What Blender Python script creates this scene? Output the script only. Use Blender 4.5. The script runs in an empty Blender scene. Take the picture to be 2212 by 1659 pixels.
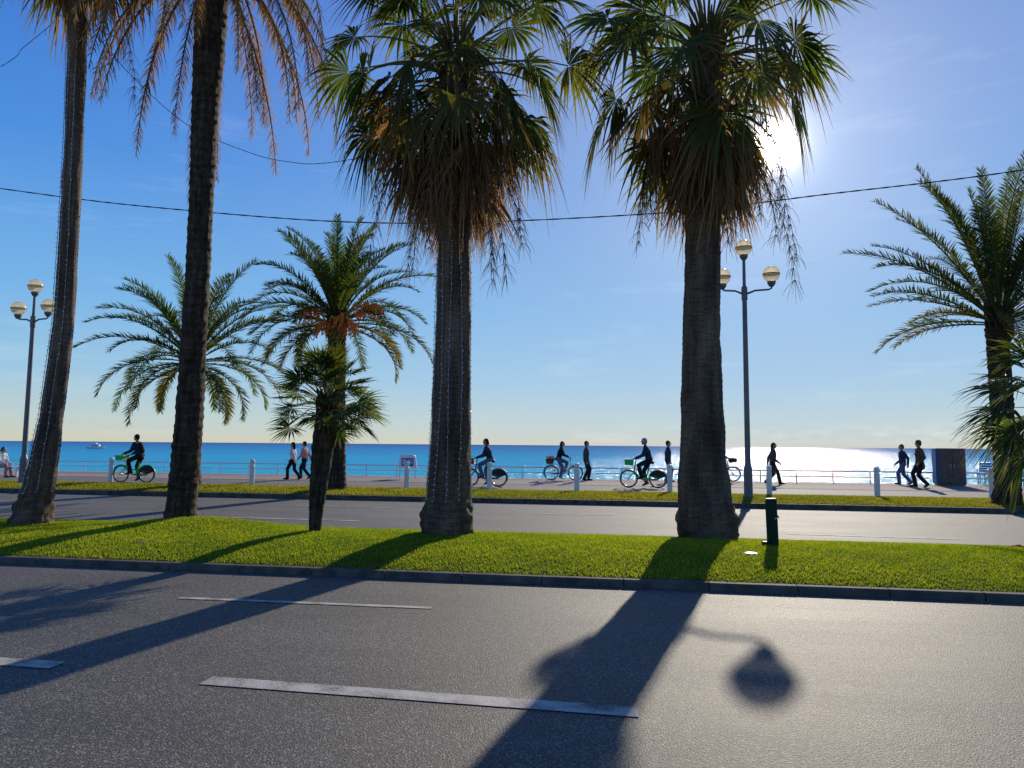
import bpy, math, random
import numpy as np
from mathutils import Vector, Matrix, noise
random.seed(11)
SC=bpy.context.scene; COL=SC.collection
PI=math.pi; R=math.radians
W,H,F=2212.,1659.,1534.
CAM=Vector((0,0,1.7))
Rm=Matrix.Rotation(R(8.9),3,'Z')@Matrix.Rotation(R(94.9),3,'X')@Matrix.Rotation(R(.47),3,'Z')
FW=Rm@Vector((0,0,-1))
def ray(px,py): return Rm@Vector(((px-W/2)/F,-(py-H/2)/F,-1))
def G(px,py,z=0.):
    d=ray(px,py); return CAM+d*((z-CAM.z)/d.z)
def P(px,py,Y):
    d=ray(px,py); return CAM+d*(Y/d.y)
SUN=ray(1672,314).normalized()
U=random.uniform
# ---------------------------------------------------------------- materials
def nt(name):
    m=bpy.data.materials.new(name); m.use_nodes=True; n=m.node_tree; n.nodes.clear()
    out=n.nodes.new('ShaderNodeOutputMaterial'); return m,n,out
def N(n,t,**k):
    x=n.nodes.new(t)
    for a,b in k.items():
        if a in x.inputs.keys(): x.inputs[a].default_value=b
        else: setattr(x,a,b)
    return x
def ramp(n,fac,stops):
    r=n.nodes.new('ShaderNodeValToRGB'); e=r.color_ramp.elements
    e[0].position=stops[0][0]; e[0].color=(*stops[0][1],1); e[1].position=stops[-1][0]; e[1].color=(*stops[-1][1],1)
    for p,c in stops[1:-1]:
        q=e.new(p); q.color=(*c,1)
    n.links.new(fac,r.inputs[0]); return r.outputs[0]
def mat(name,col,rough=.6,var=.25,scale=6,bump=0,bscale=40,metal=0,spec=.3):
    m,n,out=nt(name); L=n.links.new
    tc=N(n,'ShaderNodeTexCoord'); no=N(n,'ShaderNodeTexNoise',Scale=scale,Detail=6.0)
    L(tc.outputs['Object'],no.inputs['Vector'])
    c=ramp(n,no.outputs[0],[(.3,tuple(x*(1-var) for x in col)),(.7,tuple(min(1,x*(1+var)) for x in col))])
    b=N(n,'ShaderNodeBsdfPrincipled',Roughness=rough,Metallic=metal); b.inputs['Specular IOR Level'].default_value=spec
    L(c,b.inputs['Base Color'])
    if bump:
        n2=N(n,'ShaderNodeTexNoise',Scale=bscale,Detail=4.0); L(tc.outputs['Object'],n2.inputs['Vector'])
        bp=N(n,'ShaderNodeBump',Strength=bump,Distance=.02); L(n2.outputs[0],bp.inputs['Height']); L(bp.outputs[0],b.inputs['Normal'])
    L(b.outputs[0],out.inputs[0]); return m
def leafmat(name,trans=.4,tmul=(1.6,1.7,.8),rough=.45,spec=.4):
    m,n,out=nt(name); L=n.links.new
    at=N(n,'ShaderNodeAttribute',attribute_name='Col')
    b=N(n,'ShaderNodeBsdfPrincipled',Roughness=rough); b.inputs['Specular IOR Level'].default_value=spec
    L(at.outputs['Color'],b.inputs['Base Color'])
    mu=N(n,'ShaderNodeVectorMath',operation='MULTIPLY'); mu.inputs[1].default_value=tmul; L(at.outputs['Color'],mu.inputs[0])
    t=N(n,'ShaderNodeBsdfTranslucent'); L(mu.outputs[0],t.inputs[0])
    mx=N(n,'ShaderNodeMixShader'); mx.inputs[0].default_value=trans
    L(b.outputs[0],mx.inputs[1]); L(t.outputs[0],mx.inputs[2]); L(mx.outputs[0],out.inputs[0]); return m
def barkmat(name,c1,c2,zs=14,bump=.6):
    m,n,out=nt(name); L=n.links.new
    tc=N(n,'ShaderNodeTexCoord')
    mp=N(n,'ShaderNodeMapping'); mp.inputs['Scale'].default_value=(3,3,zs); L(tc.outputs['Object'],mp.inputs[0])
    no=N(n,'ShaderNodeTexNoise',Scale=2.0,Detail=8.0,Roughness=.65); L(mp.outputs[0],no.inputs['Vector'])
    mp2=N(n,'ShaderNodeMapping'); mp2.inputs['Scale'].default_value=(14,14,1.6); L(tc.outputs['Object'],mp2.inputs[0])
    n2=N(n,'ShaderNodeTexNoise',Scale=2.5,Detail=6.0,Roughness=.7); L(mp2.outputs[0],n2.inputs['Vector'])
    ad=N(n,'ShaderNodeMath',operation='ADD'); L(no.outputs[0],ad.inputs[0]); L(n2.outputs[0],ad.inputs[1])
    hf=N(n,'ShaderNodeMath',operation='MULTIPLY'); hf.inputs[1].default_value=.5; L(ad.outputs[0],hf.inputs[0])
    c=ramp(n,hf.outputs[0],[(.36,c1),(.62,c2)])
    at=N(n,'ShaderNodeAttribute',attribute_name='Col')
    mu=N(n,'ShaderNodeVectorMath',operation='MULTIPLY'); L(c,mu.inputs[0]); L(at.outputs['Color'],mu.inputs[1])
    b=N(n,'ShaderNodeBsdfPrincipled',Roughness=.85); b.inputs['Specular IOR Level'].default_value=.15; L(mu.outputs[0],b.inputs['Base Color'])
    bp=N(n,'ShaderNodeBump',Strength=bump,Distance=.03); L(hf.outputs[0],bp.inputs['Height']); L(bp.outputs[0],b.inputs['Normal'])
    L(b.outputs[0],out.inputs[0]); return m
def asphalt(name,lo,hi,rough=.5,sc=95.,bump=.5,spec=.3):
    m,n,out=nt(name); L=n.links.new
    tc=N(n,'ShaderNodeTexCoord')
    v=N(n,'ShaderNodeTexVoronoi',Scale=sc); L(tc.outputs['Object'],v.inputs['Vector'])
    no=N(n,'ShaderNodeTexNoise',Scale=sc*.8,Detail=3.0); L(tc.outputs['Object'],no.inputs['Vector'])
    big=N(n,'ShaderNodeTexNoise',Scale=.7,Detail=6.0,Roughness=.65); mp=N(n,'ShaderNodeMapping'); mp.inputs['Scale'].default_value=(.35,1.6,1)
    L(tc.outputs['Object'],mp.inputs[0]); L(mp.outputs[0],big.inputs['Vector'])
    sx=N(n,'ShaderNodeSeparateColor'); L(v.outputs['Color'],sx.inputs[0])
    c=ramp(n,sx.outputs[0],[(.0,lo),(.55,tuple((a+b)/2*.8 for a,b in zip(lo,hi))),(.85,hi),(1.,tuple(x*2.3 for x in hi))])
    k=ramp(n,big.outputs[0],[(.3,(.75,)*3),(.7,(1.22,)*3)])
    mu=N(n,'ShaderNodeVectorMath',operation='MULTIPLY'); L(c,mu.inputs[0]); L(k,mu.inputs[1])
    b=N(n,'ShaderNodeBsdfPrincipled'); b.inputs['Specular IOR Level'].default_value=spec; L(mu.outputs[0],b.inputs['Base Color'])
    b.inputs['Specular Tint'].default_value=(1,.93,.84,1)
    rr=N(n,'ShaderNodeMapRange'); rr.inputs['To Min'].default_value=rough-.06; rr.inputs['To Max'].default_value=rough+.08
    L(big.outputs[0],rr.inputs[0]); L(rr.outputs[0],b.inputs['Roughness'])
    bp=N(n,'ShaderNodeBump',Strength=bump,Distance=.01); L(no.outputs[0],bp.inputs['Height']); L(bp.outputs[0],b.inputs['Normal'])
    L(b.outputs[0],out.inputs[0]); return m
M={}
M['leaf']=leafmat('palm_leaf',.42,(2.0,1.9,.5),.6,.15)
M['dead']=leafmat('dry_palm_leaf',.5,(1.4,1.2,.85),.7,.08)
M['grass']=leafmat('grass_blade',.5,(1.7,1.7,.5),.7,.1)
M['bark']=barkmat('fan_palm_bark',(.045,.031,.02),(.2,.138,.09),22,.8)
M['bark2']=barkmat('date_palm_bark',(.02,.014,.01),(.12,.082,.05),10,1.0)
M['asph']=asphalt('asphalt',(.04,.036,.031),(.135,.122,.103),.66,105.,.85,.36)
M['asph2']=asphalt('far_asphalt',(.07,.065,.058),(.155,.144,.13),.74,110.,.5,.22)
M['lane']=asphalt('cycle_lane_asphalt',(.13,.115,.10),(.21,.19,.17),.8,95.,.5,.12)
M['prom']=asphalt('promenade_paving',(.26,.195,.16),(.34,.265,.22),.85,40.,.2,.08)
M['kerb']=mat('kerb_stone',(.105,.088,.07),.8,.4,5,.4,60,spec=.1)
M['soil']=mat('soil',(.07,.08,.02),.9,.4,4,.5,30,spec=.05)
M['white']=mat('white_paint',(.8,.79,.76),.45,.08,8)
M['grey']=mat('grey_metal',(.16,.16,.165),.45,.15,6,metal=.3)
M['rail']=mat('rail_metal',(.68,.68,.67),.4,.1,6)
M['dgreen']=mat('dark_green_paint',(.008,.032,.02),.55,.2,9,spec=.15)
M['black']=mat('black_plastic',(.015,.015,.016),.5,.2,20)
M['rubber']=mat('tyre_rubber',(.02,.02,.02),.7,.2,20)
M['steel']=mat('steel',(.45,.45,.46),.3,.1,20,metal=.8)
M['lime']=mat('bright_green_paint',(.03,.5,.09),.4,.1,8)
M['blue']=mat('blue_paint',(.01,.12,.45),.4,.12,6)
M['dblue']=mat('dull_blue_paint',(.02,.09,.24),.5,.15,6)
M['lblue']=mat('pale_blue_panel',(.35,.55,.8),.4,.12,12)
M['slate']=mat('dark_brown_panel',(.13,.095,.075),.6,.3,5)
M['skin']=mat('skin',(.42,.25,.18),.55,.1,20)
M['wire']=mat('cable',(.012,.012,.014),.6,.1,20)
M['lwire']=mat('light_wire',(.3,.28,.26),.6,.1,20)
M['bulb']=mat('clear_bulb',(.8,.78,.75),.25,.05,20)
M['fruit']=mat('orange_dates',(.9,.24,.03),.5,.35,9)
def cloth(name,c): M[name]=mat(name,c,.85,.3,14,.3,60,spec=.1); return M[name]
cloth('navy_cloth',(.035,.042,.07)); cloth('black_cloth',(.02,.02,.023)); cloth('denim',(.09,.13,.22)); cloth('white_cloth',(.65,.63,.6))
cloth('brown_cloth',(.11,.065,.045)); cloth('pink_cloth',(.5,.27,.25)); cloth('hair_dark',(.03,.02,.014)); cloth('hair_brown',(.08,.045,.025)); cloth('beanie',(.38,.35,.32)); cloth('shoe_white',(.5,.5,.5)); cloth('grey_cloth',(.07,.07,.075))
# globe
m,n,out=nt('lamp_globe'); b=N(n,'ShaderNodeBsdfPrincipled',Roughness=.18); b.inputs['Base Color'].default_value=(.75,.62,.36,1)
t=N(n,'ShaderNodeBsdfTranslucent'); t.inputs[0].default_value=(1,.84,.5,1); mx=N(n,'ShaderNodeMixShader'); mx.inputs[0].default_value=.72
tr=N(n,'ShaderNodeBsdfTransparent'); m2=N(n,'ShaderNodeMixShader'); m2.inputs[0].default_value=.3
n.links.new(b.outputs[0],mx.inputs[1]); n.links.new(t.outputs[0],mx.inputs[2]); n.links.new(mx.outputs[0],m2.inputs[1]); n.links.new(tr.outputs[0],m2.inputs[2]); n.links.new(m2.outputs[0],out.inputs[0]); M['globe']=m
# worn road paint
m,n,out=nt('worn_road_paint'); tc=N(n,'ShaderNodeTexCoord'); no=N(n,'ShaderNodeTexNoise',Scale=80.,Detail=5.,Roughness=.75); n.links.new(tc.outputs['Object'],no.inputs['Vector'])
nb=N(n,'ShaderNodeTexNoise',Scale=4.,Detail=5.); n.links.new(tc.outputs['Object'],nb.inputs['Vector'])
ad=N(n,'ShaderNodeMath',operation='ADD'); n.links.new(no.outputs[0],ad.inputs[0]); n.links.new(nb.outputs[0],ad.inputs[1])
b=N(n,'ShaderNodeBsdfPrincipled',Roughness=.75); b.inputs['Specular IOR Level'].default_value=.2
hf=N(n,'ShaderNodeMath',operation='MULTIPLY'); hf.inputs[1].default_value=.5; n.links.new(ad.outputs[0],hf.inputs[0])
b2=ramp(n,hf.outputs[0],[(.38,(.08,.072,.06)),(.45,(.28,.255,.215)),(.56,(.50,.46,.39))]); n.links.new(b2,b.inputs['Base Color'])
bp=N(n,'ShaderNodeBump',Strength=.5,Distance=.006); n.links.new(no.outputs[0],bp.inputs['Height']); n.links.new(bp.outputs[0],b.inputs['Normal'])
n.links.new(b.outputs[0],out.inputs[0]); M['mark']=m
# sea
m,n,out=nt('sea_water'); L=n.links.new
tc=N(n,'ShaderNodeTexCoord'); sp=N(n,'ShaderNodeSeparateXYZ'); L(tc.outputs['Object'],sp.inputs[0])
lg=N(n,'ShaderNodeMath',operation='LOGARITHM'); lg.inputs[1].default_value=10; L(sp.outputs[1],lg.inputs[0])
mp=N(n,'ShaderNodeMapping'); mp.inputs['Scale'].default_value=(.004,.02,1); L(tc.outputs['Object'],mp.inputs[0])
pn=N(n,'ShaderNodeTexNoise',Scale=1.0,Detail=6.0,Roughness=.6); L(mp.outputs[0],pn.inputs['Vector'])
pa=N(n,'ShaderNodeMath',operation='MULTIPLY_ADD'); pa.inputs[1].default_value=.7; L(pn.outputs[0],pa.inputs[0]); L(lg.outputs[0],pa.inputs[2])
mr=N(n,'ShaderNodeMapRange'); mr.inputs['From Min'].default_value=2.2; mr.inputs['From Max'].default_value=3.9; L(pa.outputs[0],mr.inputs[0])
c=ramp(n,mr.outputs[0],[(0,(.02,.48,.60)),(.35,(.006,.35,.56)),(.65,(.003,.20,.44)),(1,(.002,.11,.31))])
w1=N(n,'ShaderNodeMapping'); w1.inputs['Scale'].default_value=(.10,.32,1); L(tc.outputs['Object'],w1.inputs[0])
wn=N(n,'ShaderNodeTexNoise',Scale=1.5,Detail=10.0,Roughness=.7); L(w1.outputs[0],wn.inputs['Vector'])
bp=N(n,'ShaderNodeBump',Strength=1.0,Distance=.6); L(wn.outputs[0],bp.inputs['Height'])
df=N(n,'ShaderNodeBsdfDiffuse'); L(c,df.inputs[0]); gl=N(n,'ShaderNodeBsdfGlossy',Roughness=.16); gl.inputs[0].default_value=(.95,.95,.95,1); L(bp.outputs[0],gl.inputs['Normal']); L(bp.outputs[0],df.inputs['Normal'])
w2=N(n,'ShaderNodeMapping'); w2.inputs['Scale'].default_value=(.05,.12,1); L(tc.outputs['Object'],w2.inputs[0]); wm=N(n,'ShaderNodeTexNoise',Scale=1.6,Detail=10.,Roughness=.8); L(w2.outputs[0],wm.inputs['Vector'])
fr_=N(n,'ShaderNodeMapRange'); fr_.inputs['From Min'].default_value=.38; fr_.inputs['From Max'].default_value=.62; fr_.inputs['To Min'].default_value=.07; fr_.inputs['To Max'].default_value=.21; L(wm.outputs[0],fr_.inputs[0])
ms=N(n,'ShaderNodeMixShader'); L(fr_.outputs[0],ms.inputs[0]); L(df.outputs[0],ms.inputs[1]); L(gl.outputs[0],ms.inputs[2]); L(ms.outputs[0],out.inputs[0]); M['sea']=m
# ---------------------------------------------------------------- mesh builder
class MB:
    def __init__(s): s.v=[]; s.f=[]; s.c=[]
    def add(s,vs,fs,col=(1,1,1)):
        b=len(s.v); s.v.extend(tuple(v) for v in vs); s.f.extend(tuple(i+b for i in f) for f in fs)
        if isinstance(col,list): s.c.extend(col)
        else: s.c.extend([col]*len(vs))
    def box(s,c,d,rot=0,bev=0,col=(1,1,1)):
        x,y,z=[q/2 for q in d]; b=min(bev,x*.9,y*.9,z*.9); ca,sa=math.cos(rot),math.sin(rot)
        def q(a,b_,c_): return (c[0]+a*ca-b_*sa,c[1]+a*sa+b_*ca,c[2]+c_)
        if b<=0:
            vs=[q(i*x,j*y,k*z) for k in(-1,1) for j in(-1,1) for i in(-1,1)]
            s.add(vs,[(0,2,3,1),(4,5,7,6),(0,1,5,4),(2,6,7,3),(0,4,6,2),(1,3,7,5)],col); return
        def oct(X,Y,Z,e): return [q(-X+e,-Y,Z),q(X-e,-Y,Z),q(X,-Y+e,Z),q(X,Y-e,Z),q(X-e,Y,Z),q(-X+e,Y,Z),q(-X,Y-e,Z),q(-X,-Y+e,Z)]
        rs=[oct(x-b,y-b,-z,b*.5),oct(x,y,-z+b,b),oct(x,y,z-b,b),oct(x-b,y-b,z,b*.5)]
        vs=sum(rs,[]); fs=[tuple(range(7,-1,-1)),tuple(range(24,32))]
        for k in range(3):
            for i in range(8): fs.append((k*8+i,k*8+(i+1)%8,(k+1)*8+(i+1)%8,(k+1)*8+i))
        s.add(vs,fs,col)
    def tube(s,pts,r,n=6,col=(1,1,1),cap=True):
        pts=[Vector(p) for p in pts]; m=len(pts)
        if not isinstance(r,(list,tuple)): r=[r]*m
        t0=(pts[1]-pts[0]).normalized(); u=t0.orthogonal().normalized(); vs=[]
        for i,p in enumerate(pts):
            t=(pts[min(i+1,m-1)]-pts[max(i-1,0)]).normalized(); u=(u-t*u.dot(t)); u=u.normalized() if u.length>1e-6 else t.orthogonal().normalized(); w=t.cross(u)
            for k in range(n):
                a=2*PI*k/n; vs.append(p+(u*math.cos(a)+w*math.sin(a))*r[i])
        fs=[(i*n+k,i*n+(k+1)%n,(i+1)*n+(k+1)%n,(i+1)*n+k) for i in range(m-1) for k in range(n)]
        if cap: fs+=[tuple(range(n-1,-1,-1)),tuple(range((m-1)*n,m*n))]
        s.add(vs,fs,col)
    def lathe(s,prof,c=(0,0,0),n=16,col=(1,1,1)):
        vs=[];m=len(prof)
        for r,z in prof:
            for k in range(n): a=2*PI*k/n; vs.append((c[0]+r*math.cos(a),c[1]+r*math.sin(a),c[2]+z))
        fs=[(i*n+k,i*n+(k+1)%n,(i+1)*n+(k+1)%n,(i+1)*n+k) for i in range(m-1) for k in range(n)]
        fs+=[tuple(range(n-1,-1,-1)),tuple(range((m-1)*n,m*n))]; s.add(vs,fs,col)
    def ell(s,c,r,n=12,col=(1,1,1)):
        if not isinstance(r,(tuple,list)): r=(r,r,r)
        vs=[];m=n//2+1
        for i in range(m):
            th=PI*(.04+.92*i/(m-1))-PI/2
            for k in range(n): a=2*PI*k/n; vs.append((c[0]+r[0]*math.cos(th)*math.cos(a),c[1]+r[1]*math.cos(th)*math.sin(a),c[2]+r[2]*math.sin(th)))
        fs=[(i*n+k,i*n+(k+1)%n,(i+1)*n+(k+1)%n,(i+1)*n+k) for i in range(m-1) for k in range(n)]
        fs+=[tuple(range(n-1,-1,-1)),tuple(range((m-1)*n,m*n))]; s.add(vs,fs,col)
    def torus(s,c,Rr,r,n=32,k=8,a0=0,a1=2*PI,flat=1.):   # in XZ plane
        full=abs(a1-a0-2*PI)<1e-3; vs=[]; m=n if full else n+1
        for i in range(m):
            a=a0+(a1-a0)*i/n
            for j in range(k):
                b=2*PI*j/k; q=Rr+r*math.cos(b); vs.append((c[0]+q*math.cos(a),c[1]+r*flat*math.sin(b),c[2]+q*math.sin(a)))
        fs=[(i*k+j,i*k+(j+1)%k,((i+1)%m)*k+(j+1)%k,((i+1)%m)*k+j) for i in range(n) for j in range(k)]
        s.add(vs,fs)
    def rc(s,a,b,ra,rb,lat=None,k=1.,n=12):
        a=Vector(a);b=Vector(b);w=(b-a); w=w.normalized() if w.length>1e-5 else Vector((0,0,1))
        u=(Vector(lat)-w*Vector(lat).dot(w)).normalized() if lat is not None else w.orthogonal().normalized(); v=w.cross(u)
        rings=[(a-w*ra*math.sin(t),ra*math.cos(t)) for t in (1.4,.95,.5)]+[(a,ra),((a+b)/2,(ra+rb)/2),(b,rb)]+[(b+w*rb*math.sin(t),rb*math.cos(t)) for t in (.5,.95,1.4)]
        vs=[]
        for c,r in rings:
            for i in range(n): t=2*PI*i/n; vs.append(c+u*r*k*math.cos(t)+v*r*math.sin(t))
        m=len(rings); fs=[(i*n+q,i*n+(q+1)%n,(i+1)*n+(q+1)%n,(i+1)*n+q) for i in range(m-1) for q in range(n)]
        fs+=[tuple(range(n-1,-1,-1)),tuple(range((m-1)*n,m*n))]; s.add(vs,fs)
    def build(s,name,mt,parent=None,off=None,smooth=False,loc=None):
        me=bpy.data.meshes.new(name); v=s.v
        o_=Vector((0,0,0))
        if off is not None: o_=Vector(off)
        if loc is not None: o_=Vector(loc)
        v=[(a[0]-o_.x,a[1]-o_.y,a[2]-o_.z) for a in v]
        me.from_pydata(v,[],s.f); me.materials.append(mt)
        at=me.color_attributes.new('Col','FLOAT_COLOR','POINT')
        arr=np.ones((len(v),4),dtype=np.float32); arr[:,:3]=np.array(s.c,dtype=np.float32).reshape(-1,3); at.data.foreach_set('color',arr.ravel())
        if smooth: me.polygons.foreach_set('use_smooth',[True]*len(me.polygons))
        me.update(); o=bpy.data.objects.new(name,me); COL.objects.link(o)
        if parent: o.parent=parent
        if loc is not None: o.location=loc
        return o
def thing(name,label,cat,loc=(0,0,0),rz=0,group=None):
    o=bpy.data.objects.new(name,None); COL.objects.link(o); o.location=loc; o.rotation_euler=(0,0,rz); o.empty_display_size=.2
    return tag(o,label,cat,group)
def tag(o,label,cat,group=None):
    o['label']=label; o['category']=cat
    if group: o['group']=group
    return o
def struct(name,mb,mt,loc=None,smooth=False):
    o=mb.build(name,mt,loc=loc,smooth=smooth); o['kind']='structure'; return o
def dup(o,parent=None):
    c=o.copy(); COL.objects.link(c)
    if parent: c.parent=parent
    for ch in list(o.children): dup(ch,c)
    return c
def sheet(x0,x1,y0,y1,z):
    b=MB(); b.add([(x0,y0,z),(x1,y0,z),(x1,y1,z),(x0,y1,z)],[(0,1,2,3)]); return b
def mixc(a,b,t): return tuple(x*(1-t)+y*t for x,y in zip(a,b))
def mulc(a,k): return tuple(x*k for x in a)
# ---------------------------------------------------------------- ground
ME0,ME1=8.97,12.9; FK=20.65; ST1=24.4
struct('ground',sheet(-400,400,-80,33.35,-.06),M['soil'])
struct('road',sheet(-300,300,1.2,20.7,0),M['asph'])
struct('far_road',sheet(-300,300,ME1-.05,FK+.02,.004),M['asph2'])
b=MB(); b.box((0,-19.4,.02),(600,41,.24)); struct('near_pavement',b,M['prom'])
struct('cycle_lane',sheet(-300,300,ST1+.1,28.2,.14),M['lane'])
b=MB(); b.box((0,30.8,-1.85),(600,5.2,4.0)); struct('promenade',b,M['prom'])
struct('beach',sheet(-400,400,33,62,-3.2),M['prom'])
b=MB(); b.add([(-30000,40,-4),(30000,40,-4),(30000,40000,-4),(-30000,40000,-4)],[(0,1,2,3)]); struct('sea',b,M['sea'])
def mz(x,y):   # median height
    t=(y-ME0)/(ME1-ME0); t=min(max(t,0),1)
    z=.08+.145*math.sin(PI*min(1,t*.62/.5*.5+t*.35))**.8 if t>0 else .08
    z+=.016*noise.noise(Vector((x*.5,y*.5,0)))*math.sin(PI*t)
    z+=.14*math.exp(-((x+7.6)**2/1.6+(y-12.1)**2/.8))
    return z
def sz(x,y):
    t=(y-FK-.15)/(ST1-FK-.15); return .13+.05*math.sin(PI*min(max(t,0),1))+.02*noise.noise(Vector((x*.4,y,3)))
def terrain(name,x0,x1,y0,y1,fn,nx,ny):
    b=MB(); vs=[(x0+(x1-x0)*i/nx,y0+(y1-y0)*j/ny,0) for j in range(ny+1) for i in range(nx+1)]
    vs=[(x,y,fn(x,y)) for x,y,_ in vs]; fs=[(j*(nx+1)+i,j*(nx+1)+i+1,(j+1)*(nx+1)+i+1,(j+1)*(nx+1)+i) for j in range(ny) for i in range(nx)]
    b.add(vs,fs); return struct(name,b,M['soil'],smooth=True)
terrain('median_ground',-40,30,ME0-.02,ME1-.12,mz,280,24)
terrain('verge_ground',-60,40,FK+.12,ST1,sz,200,10)
def kerb(name,y,w,h,x0,x1,flip=1):
    b=MB(); x=x0
    while x<x1:
        l=1.0; e=.025; j=U(-.006,.006); k=U(.7,1.2)
        ya,yb=(y,y+w) if flip>0 else (y+w,y)
        s=1 if flip>0 else -1
        prof=[(ya+j,-.02),(ya+j+.01*s,h-e),(ya+j+(e)*s,h),(yb,h),(yb,-.02)]
        vs=[(x+.006,p,q) for p,q in prof]+[(x+l-.006,p,q) for p,q in prof]
        fs=[(i,i+1,i+6,i+5) for i in range(4)]+[(0,1,2,3,4),(9,8,7,6,5)]
        b.add(vs,fs,(k,k,k)); x+=l
    return struct(name,b,M['kerb'])
kerb('median_kerb',ME0-.14,.13,.09,-24,16,1)
kerb('median_far_kerb',ME1-.14,.15,.09,-30,20,-1)
kerb('verge_kerb',FK,.16,.14,-45,28,1)
kerb('cycle_lane_kerb',ST1,.12,.16,-45,28,1)
# grass
def grass(name,x0,x1,y0,y1,fn,n,h,w,cA,cB,seed,skip=None):
    rg=np.random.default_rng(seed); x=rg.uniform(x0,x1,n); y=rg.uniform(y0,y1,n)
    pat=np.sin(x*1.7+np.sin(y*2.3)*1.3)*np.sin(y*2.9+x*.8)*.35+np.sin(x*.6+1)*.25+np.sin(x*5.1+y*3.7)*.15+np.sin(x*11.3-y*9.1+np.sin(x*4))*.2
    keep=rg.uniform(0,1,n)>np.clip((pat-.45)*.9,0,.6) ; x=x[keep];y=y[keep];pat=pat[keep];n=len(x)
    gx=np.linspace(x0,x1,300); gy=np.linspace(y0,y1,24)
    Z=np.array([[fn(a,c) for a in gx] for c in gy]); fx=(x-x0)/(x1-x0)*298.99; fy=(y-y0)/(y1-y0)*22.99; ix=fx.astype(int); iy=fy.astype(int); tx=fx-ix; ty=fy-iy
    z=Z[iy,ix]*(1-tx)*(1-ty)+Z[iy,ix+1]*tx*(1-ty)+Z[iy+1,ix]*(1-tx)*ty+Z[iy+1,ix+1]*tx*ty
    a=rg.uniform(0,2*PI,n); hh=h*rg.uniform(.4,1.25,n)*(1+.3*pat); ww=w*rg.uniform(.6,1.4,n); ti=rg.uniform(0,1.0,n)*hh; ta=rg.uniform(0,2*PI,n)
    v=np.empty((n,3,3),np.float32)
    v[:,0]=np.stack([x-np.cos(a)*ww/2,y-np.sin(a)*ww/2,z-.005],1); v[:,1]=np.stack([x+np.cos(a)*ww/2,y+np.sin(a)*ww/2,z-.005],1)
    v[:,2]=np.stack([x+np.cos(ta)*ti,y+np.sin(ta)*ti,z+hh],1)
    v[:,0,2]+=hh*.15; v[:,1,2]+=hh*.25
    me=bpy.data.meshes.new(name); me.vertices.add(n*3); me.vertices.foreach_set('co',v.ravel()); me.loops.add(n*3); me.loops.foreach_set('vertex_index',np.arange(n*3,dtype=np.int32))
    me.polygons.add(n); me.polygons.foreach_set('loop_start',np.arange(0,n*3,3,dtype=np.int32))
    t=np.clip(.5+.5*pat+rg.normal(0,.22,n),0,1)[:,None]; c=np.array(cA)*(1-t)+np.array(cB)*t
    br=rg.uniform(0,1,n)<.07; c[br]=np.array((.26,.2,.08))
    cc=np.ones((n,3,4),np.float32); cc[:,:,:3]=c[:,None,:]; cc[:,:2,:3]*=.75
    at=me.color_attributes.new('Col','FLOAT_COLOR','POINT'); at.data.foreach_set('color',cc.ravel())
    me.materials.append(M['grass']); me.update(); me.validate(); o=bpy.data.objects.new(name,me); COL.objects.link(o)
    o['kind']='stuff'; o['category']='grass'; return o
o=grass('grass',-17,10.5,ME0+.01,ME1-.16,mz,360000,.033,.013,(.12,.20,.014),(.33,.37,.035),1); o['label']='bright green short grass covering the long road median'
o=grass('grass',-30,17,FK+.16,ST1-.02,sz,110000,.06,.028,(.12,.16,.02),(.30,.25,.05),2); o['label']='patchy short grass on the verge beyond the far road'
# markings
def mark(pa,pb,w,z=.006):
    a=G(*pa);c=G(*pb);d=(c-a).normalized(); s=Vector((-d.y,d.x,0))*w/2
    b=MB(); q=[a-s,c-s,c+s,a+s]; b.add([(p.x,p.y,z) for p in q],[(0,1,2,3)]); return struct('lane_marking',b,M['mark'])
mark((445,1471),(1380,1540),.17); mark((-330,1408),(125,1438),.17); mark((388,1292),(932,1314),.09)
mark((485,1118),(775,1126),.12,.01); mark((1700,1154),(2070,1166),.12,.01); mark((640,1092),(850,1098),.12,.01); mark((1150,1110),(1330,1114),.12,.01); mark((-100,1080),(120,1086),.12,.01)
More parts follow.
